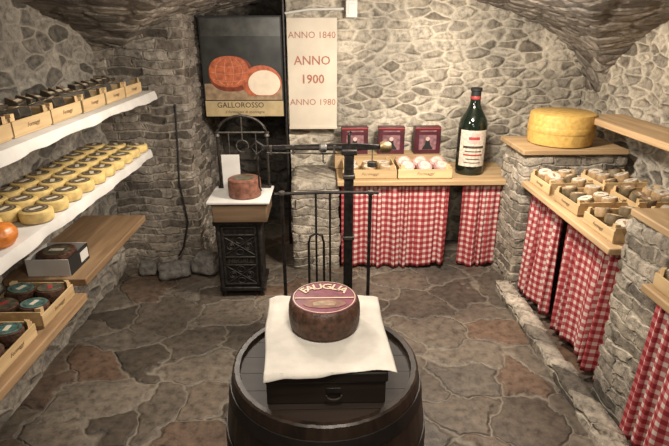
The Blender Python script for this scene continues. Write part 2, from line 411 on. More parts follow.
def make_cheese(name, r, h, rind, lab, lr=.72, ring=None, dot=None):
    t = thing(name, '', 'cheese'); b = min(.012, h*.3)
    MB().lathe([(0, 0), (r-b, 0), (r-.003, b*.4), (r, h*.5), (r-.003, h-b*.4), (r-b, h), (0, h)], 28).build('rind', rind, t)
    p = MB().lathe([(0, h+.0012), (r*lr, h+.0012), (r*lr, h-.001)], 28).build('paper_label', lab, t)
    if ring: MB().lathe([(r*lr*.70, h+.0013), (r*lr*.70, h+.002), (r*lr*.84, h+.002), (r*lr*.84, h+.0013)], 28).build('label_ring', ring, p)
    if dot: MB().box((0, 0, h+.0018), (r*.75, r*.30, .0012)).build('label_band', dot, p)
    return t
def make_wedge(name):
    t = thing(name, '', 'cheese'); Rw, A, h = .095, R(25), .048
    pts = [(-.045, 0)]+[(-.045+Rw*math.cos(a), Rw*math.sin(a)) for a in [-A+2*A*i/8 for i in range(9)]]
    n = len(pts)
    MB()._add([(x, y, 0) for x, y in pts]+[(x, y, h) for x, y in pts], [tuple(range(n)), tuple(range(n, 2*n))]+[(i, (i+1) % n, (i+1) % n+n, i+n) for i in range(n)]).build('wrapped_wedge', 'pack', t, .004)
    p2 = [(-.045+(x+.045)*.72+.012, y*.66) for x, y in pts]
    lb_ = MB()._add([(x, y, h+.0012) for x, y in p2]+[(x, y, h-.001) for x, y in p2], [tuple(range(n)), tuple(range(n, 2*n))]+[(i, (i+1) % n, (i+1) % n+n, i+n) for i in range(n)]).build('paper_label', 'lab_tan', t)
    MB().box((.018, 0, h+.0018), (.018, .042, .0012)).build('label_band', 'lab_cream', lb_)
    return t
class Pool:
    def __init__(s, *a, **k): s.p = k['make'](a[0]) if 'make' in k else make_cheese(*a, **k); s.u = False
    def put(s, loc, rot, label, group, sc=1):
        c = copy_tree(s.p) if s.u else s.p; s.u = True
        c.location = loc; c.rotation_euler = rot; c.scale = (sc, sc, sc); return tag(c, label, 'cheese', group)
pY = Pool('small_cheese_wheel', .0635, .050, 'rind_yellow', 'lab_dark', .74, ring='lab_tan', dot='lab_cream')
pO = Pool('wrapped_cheese_wedge', make=make_wedge)
pT = Pool('paper_topped_cheese', .045, .050, 'rind_tan', 'lab_wht', .86, dot='lab_tan')
pB = Pool('dark_crated_cheese', .045, .050, 'rind_olive', 'lab_tan', .84, dot='lab_cream')
pD = Pool('labelled_cheese_wheel', .060, .055, 'rind_dark', 'lab_blue', .84, ring='lab_dark', dot='lab_cream')
pE = Pool('dark_topped_cheese_wheel', .060, .055, 'rind_dark', 'lab_dark', .84, dot='lab_red')
def jr(a=.12): return random.uniform(-a, a)
FMN = ('far', 'middle', 'near')

RN = {0: 'wall row', 1: 'centre row', 2: 'front row'}
for r_, x in enumerate((-1.425, -1.295, -1.165)):
    for k in range(12 if r_ < 2 else 10):
        y = 3.145-.1325*k+jr(.002)
        pY.put((x+jr(.001), y, 1.0085), (0, 0, PI/2+jr(.6)), f'yellow cheese on the middle left shelf, {ORD[k]} from far end in {RN[r_]}', 'small yellow cheeses on the middle left shelf', 1+jr(.015))
for k in range(6):
    y = 3.22-.29*k
    c = crate((-1.295, y, 1.3495), PI/2+jr(.03), f'pale wooden crate, {ORD[k]} from the far end of the topmost left shelf', 'crates on the topmost left shelf'); c.scale = (.86, .94, .86)
    for a in range(3):
        for b in range(2):
            pO.put((-1.352+b*.112, y+.078-a*.078, 1.378+.018+(.012 if b == 0 else 0)), (R(jr(8)), R(12+jr(8)), (0 if b == 0 else PI)+jr(.22)), f'dark wrapped wedge, {FMN[a]} {"wall" if b==0 else "front"} one in {ORD[k]} crate from far end, topmost left shelf', 'dark wrapped wedges in the top left crates', .86+jr(.03))
for k, y in enumerate((1.955, 1.625)):
    crate((-1.295, y, LZ+.0005), PI/2, ['pale crate on the lowest left shelf, next to the short bare plank', 'pale crate at the left photo edge on the lowest shelf, nearest the camera'][k], 'crates on the lowest left shelf')
    for a in range(2):
        for b in range(2):
            P_ = pD if (a+b+k) % 2 == 0 else pE
            P_.put((-1.361+b*.132, y+.068-a*.136, LZ+.028), (R(4+jr(2)), R(5), PI/2+jr(.5)), f'dark labelled cheese, {"far" if a==0 else "near"} {"wall" if b==0 else "front"} corner of the {"crate beside the bare plank" if k==0 else "nearest crate"}, lowest shelf', 'dark labelled cheeses in the lowest left crates')
CX, CY = -1.30, 2.27
t = thing('open_carton', 'open white carton with dark front holding a dark cheese on low left plank', 'box', (CX, CY, .6405), PI/2)
W_, D_, H_ = .20, .20, .085
MB().box((0, 0, .003), (W_, D_, .005)).build('bottom', 'paper', t)
MB().box((0, -D_/2, H_/2), (W_, .004, H_)).build('front_panel', 'black', t, label='black front flap')
MB().box((.05, -D_/2-.003, H_*.5), (W_*.4, .001, H_*.6)).build('front_sticker', 'paper', t)
MB().box((0, D_/2, H_/2), (W_, .004, H_)).build('back_panel', 'paper', t)
for s in (-1, 1): MB().box((s*W_/2, 0, H_/2), (.004, D_, H_)).build('side_panel', 'paper', t)
c = make_cheese('boxed_cheese', .088, .085, 'rind_dark', 'lab_dark', .7, dot='lab_cream'); c.location = (CX, CY, .647); tag(c, 'dark round cheese sitting inside the open white carton on low left plank', 'cheese')
t = thing('orange_cheese', 'orange wrapped round cheese near the left photo edge on the middle left shelf', 'cheese', (-1.175, 1.70, 1.0085))
MB().lathe([(0, 0), (.05, .002), (.066, .026), (.069, .045), (.056, .068), (.032, .078), (.015, .080), (.012, .092), (.021, .102), (.010, .105), (0, .10)], 32, rf=lambda k, z: 1+.05*math.sin(k*PI/2)*(z/.12)).build('rind', 'orange', t)
MB().lathe([(.0145, .081), (.0165, .083), (.0165, .088), (.0135, .090)], 16).build('tie_band', 'lab_cream', t)

# ------------------------------------------------------------------ back counter
tag(stone_block('stone_pier', (-.22, 3.50, -.01), (.10, 4.02, .67), 'pier', .018, .012, 3), 'rough stone pier beneath the left end of the back counter', 'pier')
plank_thing('counter_slab', (.10, 3.46, .672), (1.40, 4.00, .71), 'plank_x', 'pale wooden counter slab along the back wall above the gingham curtains', 'counter')
def curtain(p0, p1, zt, zb, nf, amp, label, seed):
    rnd = random.Random(seed); p0 = Vector((*p0, 0)); p1 = Vector((*p1, 0)); d = p1-p0; Lg = d.length; d.normalize(); nrm = Vector((d.y, -d.x, 0))
    ns, nv = nf*20, 26; ph = [rnd.uniform(-1.3, 1.3) for _ in range(nf+4)]; am = [rnd.uniform(.35, 1.4) for _ in range(nf+4)]
    bm = bmesh.new(); uvl = bm.loops.layers.uv.new('UVMap'); rows = []; us = []
    for j in range(nv+1):
        v = j/nv; row = []; ul = []; u = 0; prev = None
        for i in range(ns+1):
            s = i/ns; k = max(0, s*nf+.32*math.sin(2*PI*s*nf/3.1+seed)+.18*v*math.sin(s*9+seed)); a = int(k); fr = k-a
            A = (am[a]*(1-fr)+am[a+1]*fr)*amp*(.45+.55*v); P = ph[a]*(1-fr)+ph[a+1]*fr
            off = A*math.sin(2*PI*k+P*(.5+.9*v))+.28*A*math.sin(4.7*PI*k+seed+2*v)
            p = p0+d*(s*Lg+.005*math.sin(2*PI*k*2+seed))+nrm*(off+.012*v)
            p.z = zt+(zb-zt)*v+v*(.006*math.sin(2*PI*k*.5+seed)+.010*math.sin(s*7+seed))
            if prev is not None and j == nv//2: u += (p-prev).length
            prev = p; row.append(bm.verts.new(p)); ul.append(u)
        rows.append(row)
        if j == nv//2: us = ul
    H = zt-zb
    for j in range(nv):
        for i in range(ns):
            f = bm.faces.new((rows[j][i], rows[j][i+1], rows[j+1][i+1], rows[j+1][i])); f.smooth = True
            for lp, (ii, jj) in zip(f.loops, ((i, j), (i+1, j), (i+1, j+1), (i, j+1))): lp[uvl].uv = (us[ii], H*(1-jj/nv))
    me = bpy.data.meshes.new('gingham_curtain'); bm.to_mesh(me); bm.free(); me.materials.append(M['gingham'])
    o = bpy.data.objects.new('gingham_curtain', me); COL.objects.link(o)
    so = o.modifiers.new('thick', 'SOLIDIFY'); so.thickness = .002
    return tag(o, label, 'curtain', 'red gingham curtains')
curtain((.135, 3.51), (.92, 3.51), .67, .022, 9, .020, 'wide red gingham curtain under the back counter, behind the platform scale', 1)
curtain((1.02, 3.51), (1.31, 3.51), .67, .022, 4, .018, 'narrow red gingham curtain under the back counter below the huge wine bottle', 2)

o = MB().box((0, 0, .05), (.82, .18, .10)).build('display_riser', 'plank_x', None, .004, loc=(.50, 3.90, .7105)); tag(o, 'low wooden riser behind the crates, carrying three dark red cartons', 'riser')
def make_carton():
    t = thing('gift_carton', '', 'box')
    MB().box((0, 0, .105), (.205, .075, .21)).build('carton', 'box_red', t, .003)
    p = MB().box((0, -.0385, .09), (.135, .001, .115)).build('front_print', 'print_mauve', t)
    MB().prism([(-.045, .035), (.045, .035), (.02, .075), (.012, .13), (-.012, .13), (-.02, .075)], -.0398, -.039).build('printed_figure', 'black', p)
    MB().lathe([(0, 0), (.016, 0), (.016, .001), (0, .001)], 16, Mx=Matrix.Translation((0, -.0395, .118)) @ Matrix.Rotation(PI/2, 4, 'X')).build('printed_face', 'lab_pink', p)
    MB().box((0, -.0385, .178), (.13, .001, .010)).build('title_band', 'print_mauve', t)
    MB().box((0, -.0385, .20), (.20, .001, .008)).build('red_edge', 'lab_red', t)
    return t
c0 = make_carton()
for k, (x, l) in enumerate(((.245, 'dark red printed carton standing nearest the cream sign on the riser'), (.53, 'dark red printed carton in the middle of the three on the riser'), (.81, 'dark red printed carton nearest the huge wine bottle on the riser'))):
    c = c0 if k == 0 else copy_tree(c0)
    c.location = (x, 3.90, .8110); c.rotation_euler = (0, 0, (.06, -.03, .04)[k]); tag(c, l, 'box', 'printed cartons on the back counter')
for k, (x, l) in enumerate(((.335, 'pale wooden crate on the back counter, left, in front of two dark red cartons'), (.735, 'pale wooden crate on the back counter holding pink wrapped cheeses beside the bottle'))):
    c = crate((x, 3.645, .7105), 0, l, 'crates on the back counter'); c.scale = (1.22, 1, 1)
pW = Pool('wrapped_soft_cheese', .057, .045, 'rind_pink', 'lab_wht', .66, dot='lab_pink')
for k in range(6):
    q = k % 3
    pW.put((.61+.125*q, 3.585+.125*(k//3), .765), (R(28+jr(8)), R(jr(8)), jr(.5)), f'pink and white wrapped cheese, {"front" if k<3 else "rear"} {("left", "middle", "right")[q]} one in the crate beside the bottle', 'wrapped cheeses on the back counter')
for k in range(6):
    q = k % 3
    pT.put((.215+.12*q, 3.585+.12*(k//3), .735), (R(6+jr(8)), R(jr(8)), jr(.5)), f'tan cheese, {"front" if k<3 else "rear"} {("left", "middle", "right")[q]} one in the left crate on the back counter', 'tan cheeses on the back counter', 1.1)

t = thing('wine_bottle', 'huge dark green wine bottle with red and white label on back counter', 'bottle', (1.10, 3.68, .7105))
r = .103
MB().lathe([(0, .012), (.05, .006), (r-.012, 0), (r-.002, .008), (r, .02), (r, .36), (r-.008, .40), (r-.03, .44), (.052, .475), (.038, .51), (.034, .56), (.034, .60), (.040, .602), (.040, .618), (.034, .62), (0, .62)], 56).build('glass_body', 'glass', t)
MB().lathe([(.0355, .50), (.0365, .502), (.0352, .56), (.0352, .603), (.041, .604), (.041, .620), (.036, .624), (0, .625)], 40).build('capsule', 'black', t, label='dark foil capsule')
MB().lathe([(.0365, .545), (.0372, .546), (.0372, .566), (.0365, .567)], 40).build('neck_band', 'lab_red', t, label='red neck band')
def curved(z0, z1, rr, a0, a1, n=16):
    v = []; f = []
    for i in range(n+1):
        a = -PI/2+a0+(a1-a0)*i/n
        for z in (z0, z1): v.append((rr*math.cos(a), rr*math.sin(a), z))
    for i in range(n): f.append((2*i, 2*i+2, 2*i+3, 2*i+1))
    return MB()._add(v, f)
def curved_poly(pts, rr):      # points (angle, z) fanned on the bottle surface
    cx = sum(p[0] for p in pts)/len(pts); cz = sum(p[1] for p in pts)/len(pts); n = len(pts); v = []; f = []
    for ring in (0, .5, 1):
        for a, z in pts:
            aa = cx+(a-cx)*ring; v.append((rr*math.cos(-PI/2+aa), rr*math.sin(-PI/2+aa), cz+(z-cz)*ring))
    for q in range(2):
        for i in range(n): f.append((q*n+i, q*n+(i+1) % n, (q+1)*n+(i+1) % n, (q+1)*n+i))
    b_ = MB()._add(v, f); bmesh.ops.remove_doubles(b_.bm, verts=b_.bm.verts[:], dist=1e-5); return b_
lb = curved(.07, .335, r+.001, -1.15, .95).build('front_label', 'lab_wht', t, label='white paper front label')
curved_poly([(-.1+.62*math.cos(a), .278+.040*math.sin(a)) for a in [2*PI*i/20 for i in range(20)]], r+.0016).build('emblem_ground', 'lab_pink', lb)
curved(.268, .288, r+.0022, -.48, .28).build('emblem_band', 'lab_red', lb)
for z0, z1, a0, a1, mt in ((.205, .222, -.85, .65, 'ink'), (.178, .186, -.7, .5, 'ink'), (.150, .162, -.8, .6, 'lab_red'), (.122, .129, -.6, .4, 'ink'), (.095, .102, -.7, .5, 'ink')):
    curved(z0, z1, r+.0016, a0, a1).build('printed_line', mt, lb)

t = thing('wall_sign', 'tall cream board with red lettering of three years, on back wall', 'sign', (-.075, 3.975, .99))
MB().box((0, 0, .405), (.37, .02, .81)).build('board', 'sign', t, .003)
RX = Matrix.Rotation(PI/2, 4, 'X')
for body, z, s, b in (('ANNO 1840', .69, .066, 0), ('ANNO', .51, .090, .0010), ('1900', .375, .090, .0018), ('ANNO 1980', .205, .066, 0)):
    MB().text(body, s, Matrix.Translation((0, -.0108, z)) @ RX, 0, b).build('lettering', 'sign_txt', t, smooth=False)
MB().box((0, -.006, .012), (.375, .03, .024)).build('bottom_batten', 'sign', t, .004)

t = thing('cheese_poster', 'dark poster of a red cheese and a cut half, hanging in recess', 'poster', (-.595, 3.93, 1.095))
PW = .60
MB().box((0, .008, .36), (PW, .014, .72)).build('backing', 'black', t, .002)
MB().box((0, 0, .42), (PW-.02, .002, .58)).build('photo_print', 'post_bg', t)
MB().box((0, -.001, .64), (PW-.02, .002, .12)).build('misty_backdrop', 'post_mid', t)
MB().box((0, -.0015, .185), (PW-.02, .002, .12)).build('table_print', 'post_table', t)
def disc(cx, cz, rx, rz_, y, n=36, pw=1.0, cut=None):
    pts = []
    for i in range(n):
        a = 2*PI*i/n; c_, s_ = math.cos(a), math.sin(a)
        x = cx+rx*math.copysign(abs(c_)**pw, c_); z = cz+rz_*math.copysign(abs(s_)**pw, s_)
        if cut is not None: z = max(z, cut)
        pts.append((x, z))
    return MB().prism(pts, y-.0008, y)
disc(-.088, .315, .165, .128, -.0022, pw=.85).build('shaded_rind_print', 'post_shade', t)
rd = disc(-.100, .330, .148, .112, -.003, pw=.85).build('whole_cheese_print', 'post_red', t)
for q in (-.75, -.25, .25, .75):
    MB().tube([(-.10+.135*q*math.cos(a), -.0042, .33+.103*math.sin(a)) for a in [(-1.2+2.4*i/12) for i in range(13)]], .0014, 5).build('rind_line', 'post_line', rd)
for q in (-.5, 0, .5):
    w_ = .140*math.sqrt(1-q*q)
    MB().tube([(-.10+w_*s_, -.0042, .33+.105*q-.018*(1-s_*s_)) for s_ in [(-1+2*i/12) for i in range(13)]], .0014, 5).build('rind_line', 'post_line', rd)
hc = disc(.140, .255, .148, .122, -.004, cut=.155).build('cut_rind_print', 'post_red', t)
disc(.158, .246, .120, .096, -.0052, cut=.16).build('cut_face_print', 'post_white', hc)
MB().box((0, -.002, .06), (PW-.01, .003, .115)).build('caption_strip', 'post_cap', t)
MB().text('GALLOROSSO', .056, Matrix.Translation((-.03, -.0042, .085)) @ RX, 0, .0003).build('caption_title', 'ink', t, smooth=False)
MB().text('il formaggio di montagna', .030, Matrix.Translation((0, -.0042, .035)) @ RX, .2).build('caption_line', 'ink', t, smooth=False)
o = MB().tube([(-.285, 3.99, 0.0), (-.285, 3.99, 2.03)], .011).build('conduit_pipe', 'iron'); tag(o, 'dark vertical conduit beside the poster and the cream sign', 'pipe')
o = MB().tube([(-.27, 3.985, 1.83), (-.1, 3.985, 1.855), (.16, 3.985, 1.86)], .009).build('conduit_pipe', 'white_pl'); tag(o, 'pale horizontal conduit above the cream sign', 'pipe')
t = thing('junction_box', 'small grey white electrical box on back wall above the cream sign', 'electrical box', (.215, 3.985, 1.80))
MB().box((0, 0, .06), (.085, .05, .12)).build('housing', 'white_pl', t, .006); MB().box((0, -.027, .06), (.05, .006, .07)).build('cover_plate', 'white_pl', t, .002)

# ------------------------------------------------------------------ right side
PY0, PY1 = 1.78, 2.05
tag(stone_block('stone_pier', (1.33, 3.19, -.01), (1.98, 3.56, .955), 'pier', .018, .012, 5), 'stone pier at the far right corner, carrying the golden cheese wheel', 'pier')
tag(stone_block('stone_pier', (1.37, PY0, -.01), (1.98, PY1, .955), 'pier', .016, .012, 8), 'stone pier in the right foreground between two gingham curtains', 'pier')
tag(stone_block('stone_kerb', (1.225, .6, -.01), (1.30, 3.15, .055), 'pier', .018, .004, 9), 'low stone kerb along the floor below the right counter', 'kerb')
plank_thing('pier_slab', (1.29, 3.16, .966), (1.98, 3.62, 1.0), 'plank_x', 'thick pale wooden slab on the far pier, under the golden cheese wheel', 'slab')
plank_thing('pier_slab', (1.355, PY0-.03, .966), (1.98, PY1+.015, 1.0), 'plank_y', 'thick wooden slab on top of the foreground stone pier', 'slab')
plank_thing('counter_slab', (1.30, PY1+.02, .765), (2.0, 3.155, .80), 'plank_y', 'wooden side counter between the two stone piers, covered with crates', 'counter')
plank_thing('counter_slab', (1.255, .7, .765), (2.0, PY0-.035, .80), 'plank_y', 'wooden side counter nearest the camera at the right photo edge', 'counter')
plank_thing('wall_shelf', (1.75, 1.74, 1.15), (2.03, 3.40, 1.19), 'plank_y', 'pale plank shelf on right wall above the crates, beside the golden cheese', 'shelf')
tag(stone_block('support_stone', (1.80, 1.80, 1.0), (2.0, 2.02, 1.148), 'pier', .02, .008, 4), 'stone block under the near end of the right plank shelf', 'stone block')
t = thing('hard_cheese_wheel', 'large golden hard cheese wheel on the wooden slab of the far pier', 'cheese', (1.615, 3.39, 1.0005))
MB().lathe([(0, 0), (.19, 0), (.206, .008), (.211, .05), (.214, .105), (.211, .16), (.206, .202), (.19, .21), (0, .21)], 64).build('rind', 'parm', t)
MB().lathe([(.2145, .085), (.2155, .087), (.2155, .123), (.2145, .125)], 64).build('stamped_band', 'parm', t)
curtain((1.375, 3.14), (1.385, 2.70), .765, .06, 5, .026, 'red gingham curtain below the right counter, beside the far stone pier', 3)
curtain((1.385, 2.64), (1.40, PY1+.03), .765, .06, 6, .026, 'red gingham curtain below the right counter, beyond the foreground pier', 4)
curtain((1.345, PY0-.035), (1.345, .95), .765, .06, 8, .022, 'red gingham curtain in the lower right photo corner, nearest the camera', 5)
rc = random.Random(11)
for rw, x in enumerate((1.475, 1.80)):
    for k, y in enumerate((2.975, 2.62, 2.265)):
        nm = ("aisle row", "wall row")[rw]; z0 = .8005; rot = rc.uniform(-.03, .03) if k else .02
        crate((x, y, z0), -PI/2+rot, f'pale crate of small cheeses on right counter, {ORD[k]} from far pier in {nm}', 'crates on the right counter')
        for a in range(3):
            for b in range(2):
                P_, nmc = (pT, 'tan') if rc.random() < .6 else (pB, 'dark')
                P_.put((x-.064+b*.126, y+.096-a*.096, z0+.034+rc.uniform(0, .012)), (R(rc.uniform(-16, 16)), R(-10+rc.uniform(-10, 10)), rc.uniform(-1.5, 1.5)), f'{nmc} cheese, {FMN[a]} {"left" if b==0 else "right"} one in {ORD[k]} {nm} crate from far pier', 'small cheeses in the right crates', rc.uniform(.92, 1.03))
crate((1.412, 1.575, .8005), -PI/2, 'pale crate at right photo edge, in front of the foreground pier', 'crates on the right counter')
for a in range(3):
    for b in range(2):
        pT.put((1.348+b*.126, 1.575+.096-a*.096, .834), (R(jr(14)), R(-10+jr(8)), jr(1)), f'tan cheese, {FMN[a]} {"left" if b==0 else "right"} one in the crate at the right photo edge', 'small cheeses in the right crates')

# ------------------------------------------------------------------ barrel and what stands on it
t = thing('wine_barrel', 'dark oak barrel standing upright in the foreground under the chest', 'barrel', (.002, 1.25, 0))
NS = 26; SEG = NS*6
def stv(k, z): return .994 if k % 6 == 0 else 1.0
H = .82
def br(z): return .272+.040*(1-((z-H/2)/(H/2))**2)
zz = [i*H/20 for i in range(21)]
prof = [(0, .03), (br(0)-.02, .03), (br(0)-.02, 0)]+[(br(z), z) for z in zz]+[(br(H)-.006, H+.004), (br(H)-.020, H+.002), (br(H)-.024, H-.03)]
MB().lathe(prof, SEG, rf=stv).build('staves', 'barrel', t)
hd = MB(); rr = br(H)-.022
for i in range(7):
    x0 = -.266+i*.076; x1 = x0+.0745; pts = []
    for q in range(9):
        x = max(-rr, min(rr, x0+(x1-x0)*q/8)); pts.append((x, math.sqrt(max(0, rr*rr-x*x))))
    poly = [(x, -y) for x, y in pts]+[(x, y) for x, y in reversed(pts)]
    n = len(poly); vv = [(y, x, H-.034) for x, y in poly]+[(y, x, H-.012) for x, y in poly]
    hd._add(vv, [tuple(range(n)), tuple(range(n, 2*n))]+[(i2, (i2+1) % n, (i2+1) % n+n, i2+n) for i2 in range(n)])
bmesh.ops.remove_doubles(hd.bm, verts=hd.bm.verts[:], dist=.0004)
hd.build('head', 'barrel_head', t, 0)
for z0, z1 in ((.745, .785), (.60, .64), (.18, .22), (.035, .075)):
    MB().lathe([(br(z0)-.001, z0), (br(z0)+.003, z0), (br(z1)+.003, z1), (br(z1)-.001, z1)], 72).build('hoop', 'hoop', t)
TB = H-.012
t = thing('wooden_chest', 'dark wooden chest with metal handle lying on the barrel top', 'chest', (.003, 1.27, TB+.0005))
MB().box((0, 0, .035), (.315, .38, .07)).build('body', 'chest', t, .003)
MB().box((0, 0, .086), (.325, .39, .030)).build('lid', 'chest', t, .004)
MB().box((.02, -.193, .046), (.040, .004, .016)).build('latch_plate', 'latch', t, .001)
MB().tube([(.02-.02*math.cos(a), -.201, .036-.014*math.sin(a)) for a in [PI*i/10 for i in range(11)]], .0025, 6).build('handle', 'dull', t, label='small metal drop handle')
zt = TB+.102
n = 70; v = []; f = []
for j in range(n+1):
    for i in range(n+1):
        u, w = i/n, j/n
        xl = -.158-.028*w+.003*math.sin(w*9); xr = .186-.012*w+.003*math.sin(w*7+1)
        x = xl+(xr-xl)*u; y = 1.056+.437*w+.024*u*(1-w)+.002*math.sin(u*11)
        x0, x1, y0, y1 = -.16, .166, 1.073, 1.465
        d = max(0, x0-x, x-x1)*.35+max(0, y0-y)*.9+max(0, y-y1)*.5
        fl = min(1, max(0, (math.hypot(x, y-1.31)-.105)/.03))
        crs = max(0, .06-abs(((x*.9+y*.35)*9) % 1-.5)*.2)+max(0, .05-abs(((y*.9-x*.2)*7) % 1-.5)*.2)
        z = zt+.002+fl*(.06*crs+abs(noise.noise(Vector((x*12, y*12, 0))))*.003)-d
        v.append((x, y, z))
for j in range(n):
    for i in range(n): a = j*(n+1)+i; f.append((a, a+1, a+n+2, a+n+1))
o = MB()._add(v, f).build('cheese_cloth', 'cloth'); so = o.modifiers.new('thick', 'SOLIDIFY'); so.thickness = .0006; so.offset = 1
tag(o, 'off white creased cloth laid over the chest under the central cheese', 'cloth')
ct = thing('central_cheese_wheel', 'dark brown cheese wheel with maroon label on cloth, on the barrel', 'cheese', (.0, 1.305, zt+.0035))
MB().lathe([(0, 0), (.094, 0), (.102, .006), (.1055, .025), (.1065, .047), (.105, .07), (.101, .084), (.094, .090), (0, .091)], 64).build('rind', 'rind_dark', ct)
lp = MB().lathe([(0, .0925), (.094, .0915), (.0945, .0895)], 56).build('top_label', 'lab_maroon', ct, label='round purple red paper label with yellowish arc lettering')
zl = .0932
MB().lathe([(.0895, zl-.0006), (.0895, zl+.0002), (.0915, zl), (.0915, zl-.001)], 56).build('label_rim', 'lab_yel', lp)
def flat(pts, z, name, mat):
    k = len(pts); MB()._add([(x, y, z) for x, y in pts]+[(x, y, z-.0006) for x, y in pts], [tuple(range(k)), tuple(range(k, 2*k))]+[(i, (i+1) % k, (i+1) % k+k, i+k) for i in range(k)]).build(name, mat, lp)
flat([(.062*math.cos(a), -.040+.026*math.sin(a)) for a in [2*PI*i/24 for i in range(24)]], zl, 'lower_medallion', 'rind_red')
flat([(-.03, -.052), (.03, -.052), (.034, -.034), (.012, -.024), (-.012, -.026), (-.034, -.036)], zl+.0004, 'medallion_print', 'lab_tan')
flat([(-.086, -.011), (.086, -.011), (.088, -.006), (-.088, -.006)], zl+.0005, 'pale_stripe', 'lab_yel')
word = 'FAUGLIA'; wd = {'F': .62, 'A': .78, 'U': .80, 'G': .86, 'L': .60, 'I': .34}
tot = sum(wd[c_] for c_ in word); acc = 0
m = MB()
for ch in word:
    fr = (acc+wd[ch]/2)/tot; acc += wd[ch]
    a = R(160)-R(140)*fr
    m.text(ch, .044, Matrix.Translation((.067*math.cos(a), .046*math.sin(a)+.012, zl+.0006)) @ Matrix.Rotation((a-PI/2)*.7, 4, 'Z'), 0, .0008)
m.build('arc_lettering', 'lab_yel', lp, smooth=False)

# ------------------------------------------------------------------ platform scale
t = thing('platform_scale', 'antique black iron platform scale with guard rails and beam behind the barrel', 'scale', (0, 0, 0))
MB().box((.025, 2.38, .13), (.56, .52, .14)).build('base', 'iron', t, .008)
MB().box((.025, 2.34, .215), (.50, .42, .03)).build('platform', 'chest', t, .004)
for x in (-.22, .27):
    for y in (2.16, 2.6): MB().lathe([(0, 0), (.035, 0), (.035, .06), (0, .06)], 16, (x, y, 0)).build('wheel_foot', 'iron', t)
YG = 2.60
for x in (-.225, .255): MB().tube([(x, YG, .2), (x, YG, .905)], .010).build('guard_post', 'iron', t)
MB().tube([(-.265, YG, .900), (0, YG, .908), (.30, YG, .905)], .009).build('top_rail', 'iron', t)
for x in (-.225, .255): MB().lathe([(0, -.016), (.016, -.010), (.018, 0), (.016, .010), (0, .016)], 14, (x, YG, .905)).build('rail_knob', 'dull', t)
MB().tube([(-.085, YG, .2), (-.085, YG, .61), (-.076, YG, .65), (-.045, YG, .668), (-.01, YG, .655), (.0, YG, .61), (.0, YG, .2)], .007).build('inner_hoop', 'iron', t)
for x in (-.042, .035): MB().tube([(x, YG, .2), (x, YG, .90)], .006).build('inner_rod', 'iron', t)
MB().box((.14, 2.62+.045, .66), (.052, .05, .92)).build('column', 'iron', t, .006)
for z in (.26, .62, .98): MB().box((.14, 2.665, z), (.066, .062, .022)).build('column_collar', 'dull', t, .004)
MB().box((.14, 2.665, 1.115), (.085, .055, .03)).build('column_cap', 'iron', t, .006)
bm_ = MB().prism([(-.33, 1.131), (.10, 1.122), (.18, 1.122), (.33, 1.131), (.33, 1.151), (.18, 1.162), (.10, 1.162), (-.33, 1.151)], 2.659, 2.671).build('beam', 'iron', t, .002)
MB().box((-.05, 2.657, 1.141), (.30, .003, .010)).build('beam_rule', 'dull', bm_)
MB().tube([(-.30, 2.665, 1.112), (.10, 2.665, 1.106)], .004).build('lower_beam_rod', 'dull', bm_)
for x in (-.28, -.16, .06): MB().box((x, 2.665, 1.128), (.012, .018, .05)).build('beam_bracket', 'dull', bm_, .002)
MB().lathe([(0, -.020), (.018, -.020), (.025, -.012), (.025, .012), (.018, .020), (0, .020)], 20, Mx=Matrix.Translation((.0, 2.665, 1.138)) @ Matrix.Rotation(PI/2, 4, 'Y')).build('sliding_poise', 'steel', t, label='grey steel sliding weight')
MB().tube([(0, 2.665, 1.11), (0, 2.665, 1.06), (.008, 2.665, 1.05), (.012, 2.665, 1.06)], .004).build('poise_hook', 'steel', t)
MB().lathe([(0, -.03), (.022, -.03), (.03, -.018), (.03, .018), (.022, .03), (0, .03)], 20, Mx=Matrix.Translation((.335, 2.665, 1.14)) @ Matrix.Rotation(PI/2, 4, 'Y')).build('counterweight', 'brass', t, label='brass counterweight')
MB().tube([(-.32, 2.665, 1.15), (-.355, 2.665, 1.175), (-.385, 2.665, 1.14), (-.355, 2.665, 1.105), (-.32, 2.665, 1.13)], .007).build('beam_fork', 'iron', t)
MB().tube([(.14, 2.665, 1.12), (.14, 2.665, 1.21), (.15, 2.665, 1.225)], .008).build('hanger_hook', 'iron', t)
MB().tube([(.265, 2.665, 1.14), (.265, 2.66, 1.05)], .003).build('weight_rod', 'steel', t)
for k_ in range(3): MB().lathe([(.006, 0), (.026, 0), (.026, .008), (.006, .008), (.006, 0)], 16, (.265, 2.66, 1.035+.009*k_)).build('hanging_weight', 'dull', t)
MB().tube([(-.352, 2.665, 1.10), (-.352, 2.665, .92), (-.34, 2.665, .90)], .005).build('hanging_link', 'iron', t)

# cast iron cabinet and things on it
t = thing('iron_cabinet', 'black cast iron cabinet with openwork front, standing before the dark recess', 'cabinet', (-.56, 3.22, 0))
MB().box((0, 0, .30), (.27, .26, .46)).build('body', 'iron', t, .006)
MB().box((0, 0, .545), (.33, .30, .03)).build('top_plate', 'iron', t, .006)
MB().box((0, 0, .06), (.31, .29, .03)).build('base_plate', 'iron', t, .006)
for sx in (-1, 1):
    for sy in (-1, 1): MB().lathe([(0, 0), (.022, 0), (.016, .03), (.024, .05), (0, .05)], 14, (sx*.125, sy*.115, 0)).build('foot', 'iron', t)
for sx in (-1, 1):
    MB().lathe([(0, .075), (.018, .075), (.012, .10), (.016, .13), (.011, .30), (.016, .48), (.012, .50), (.018, .53), (0, .53)], 14, (sx*.135, -.135, 0)).build('turned_column', 'iron', t)
fr = MB()
for x in (-.108, .108): fr.box((x, -.134, .30), (.014, .012, .42))
for z in (.10, .24, .30, .46, .515): fr.box((0, -.134, z), (.23, .012, .010))
fr.build('front_frame', 'iron_lt', t, .002)
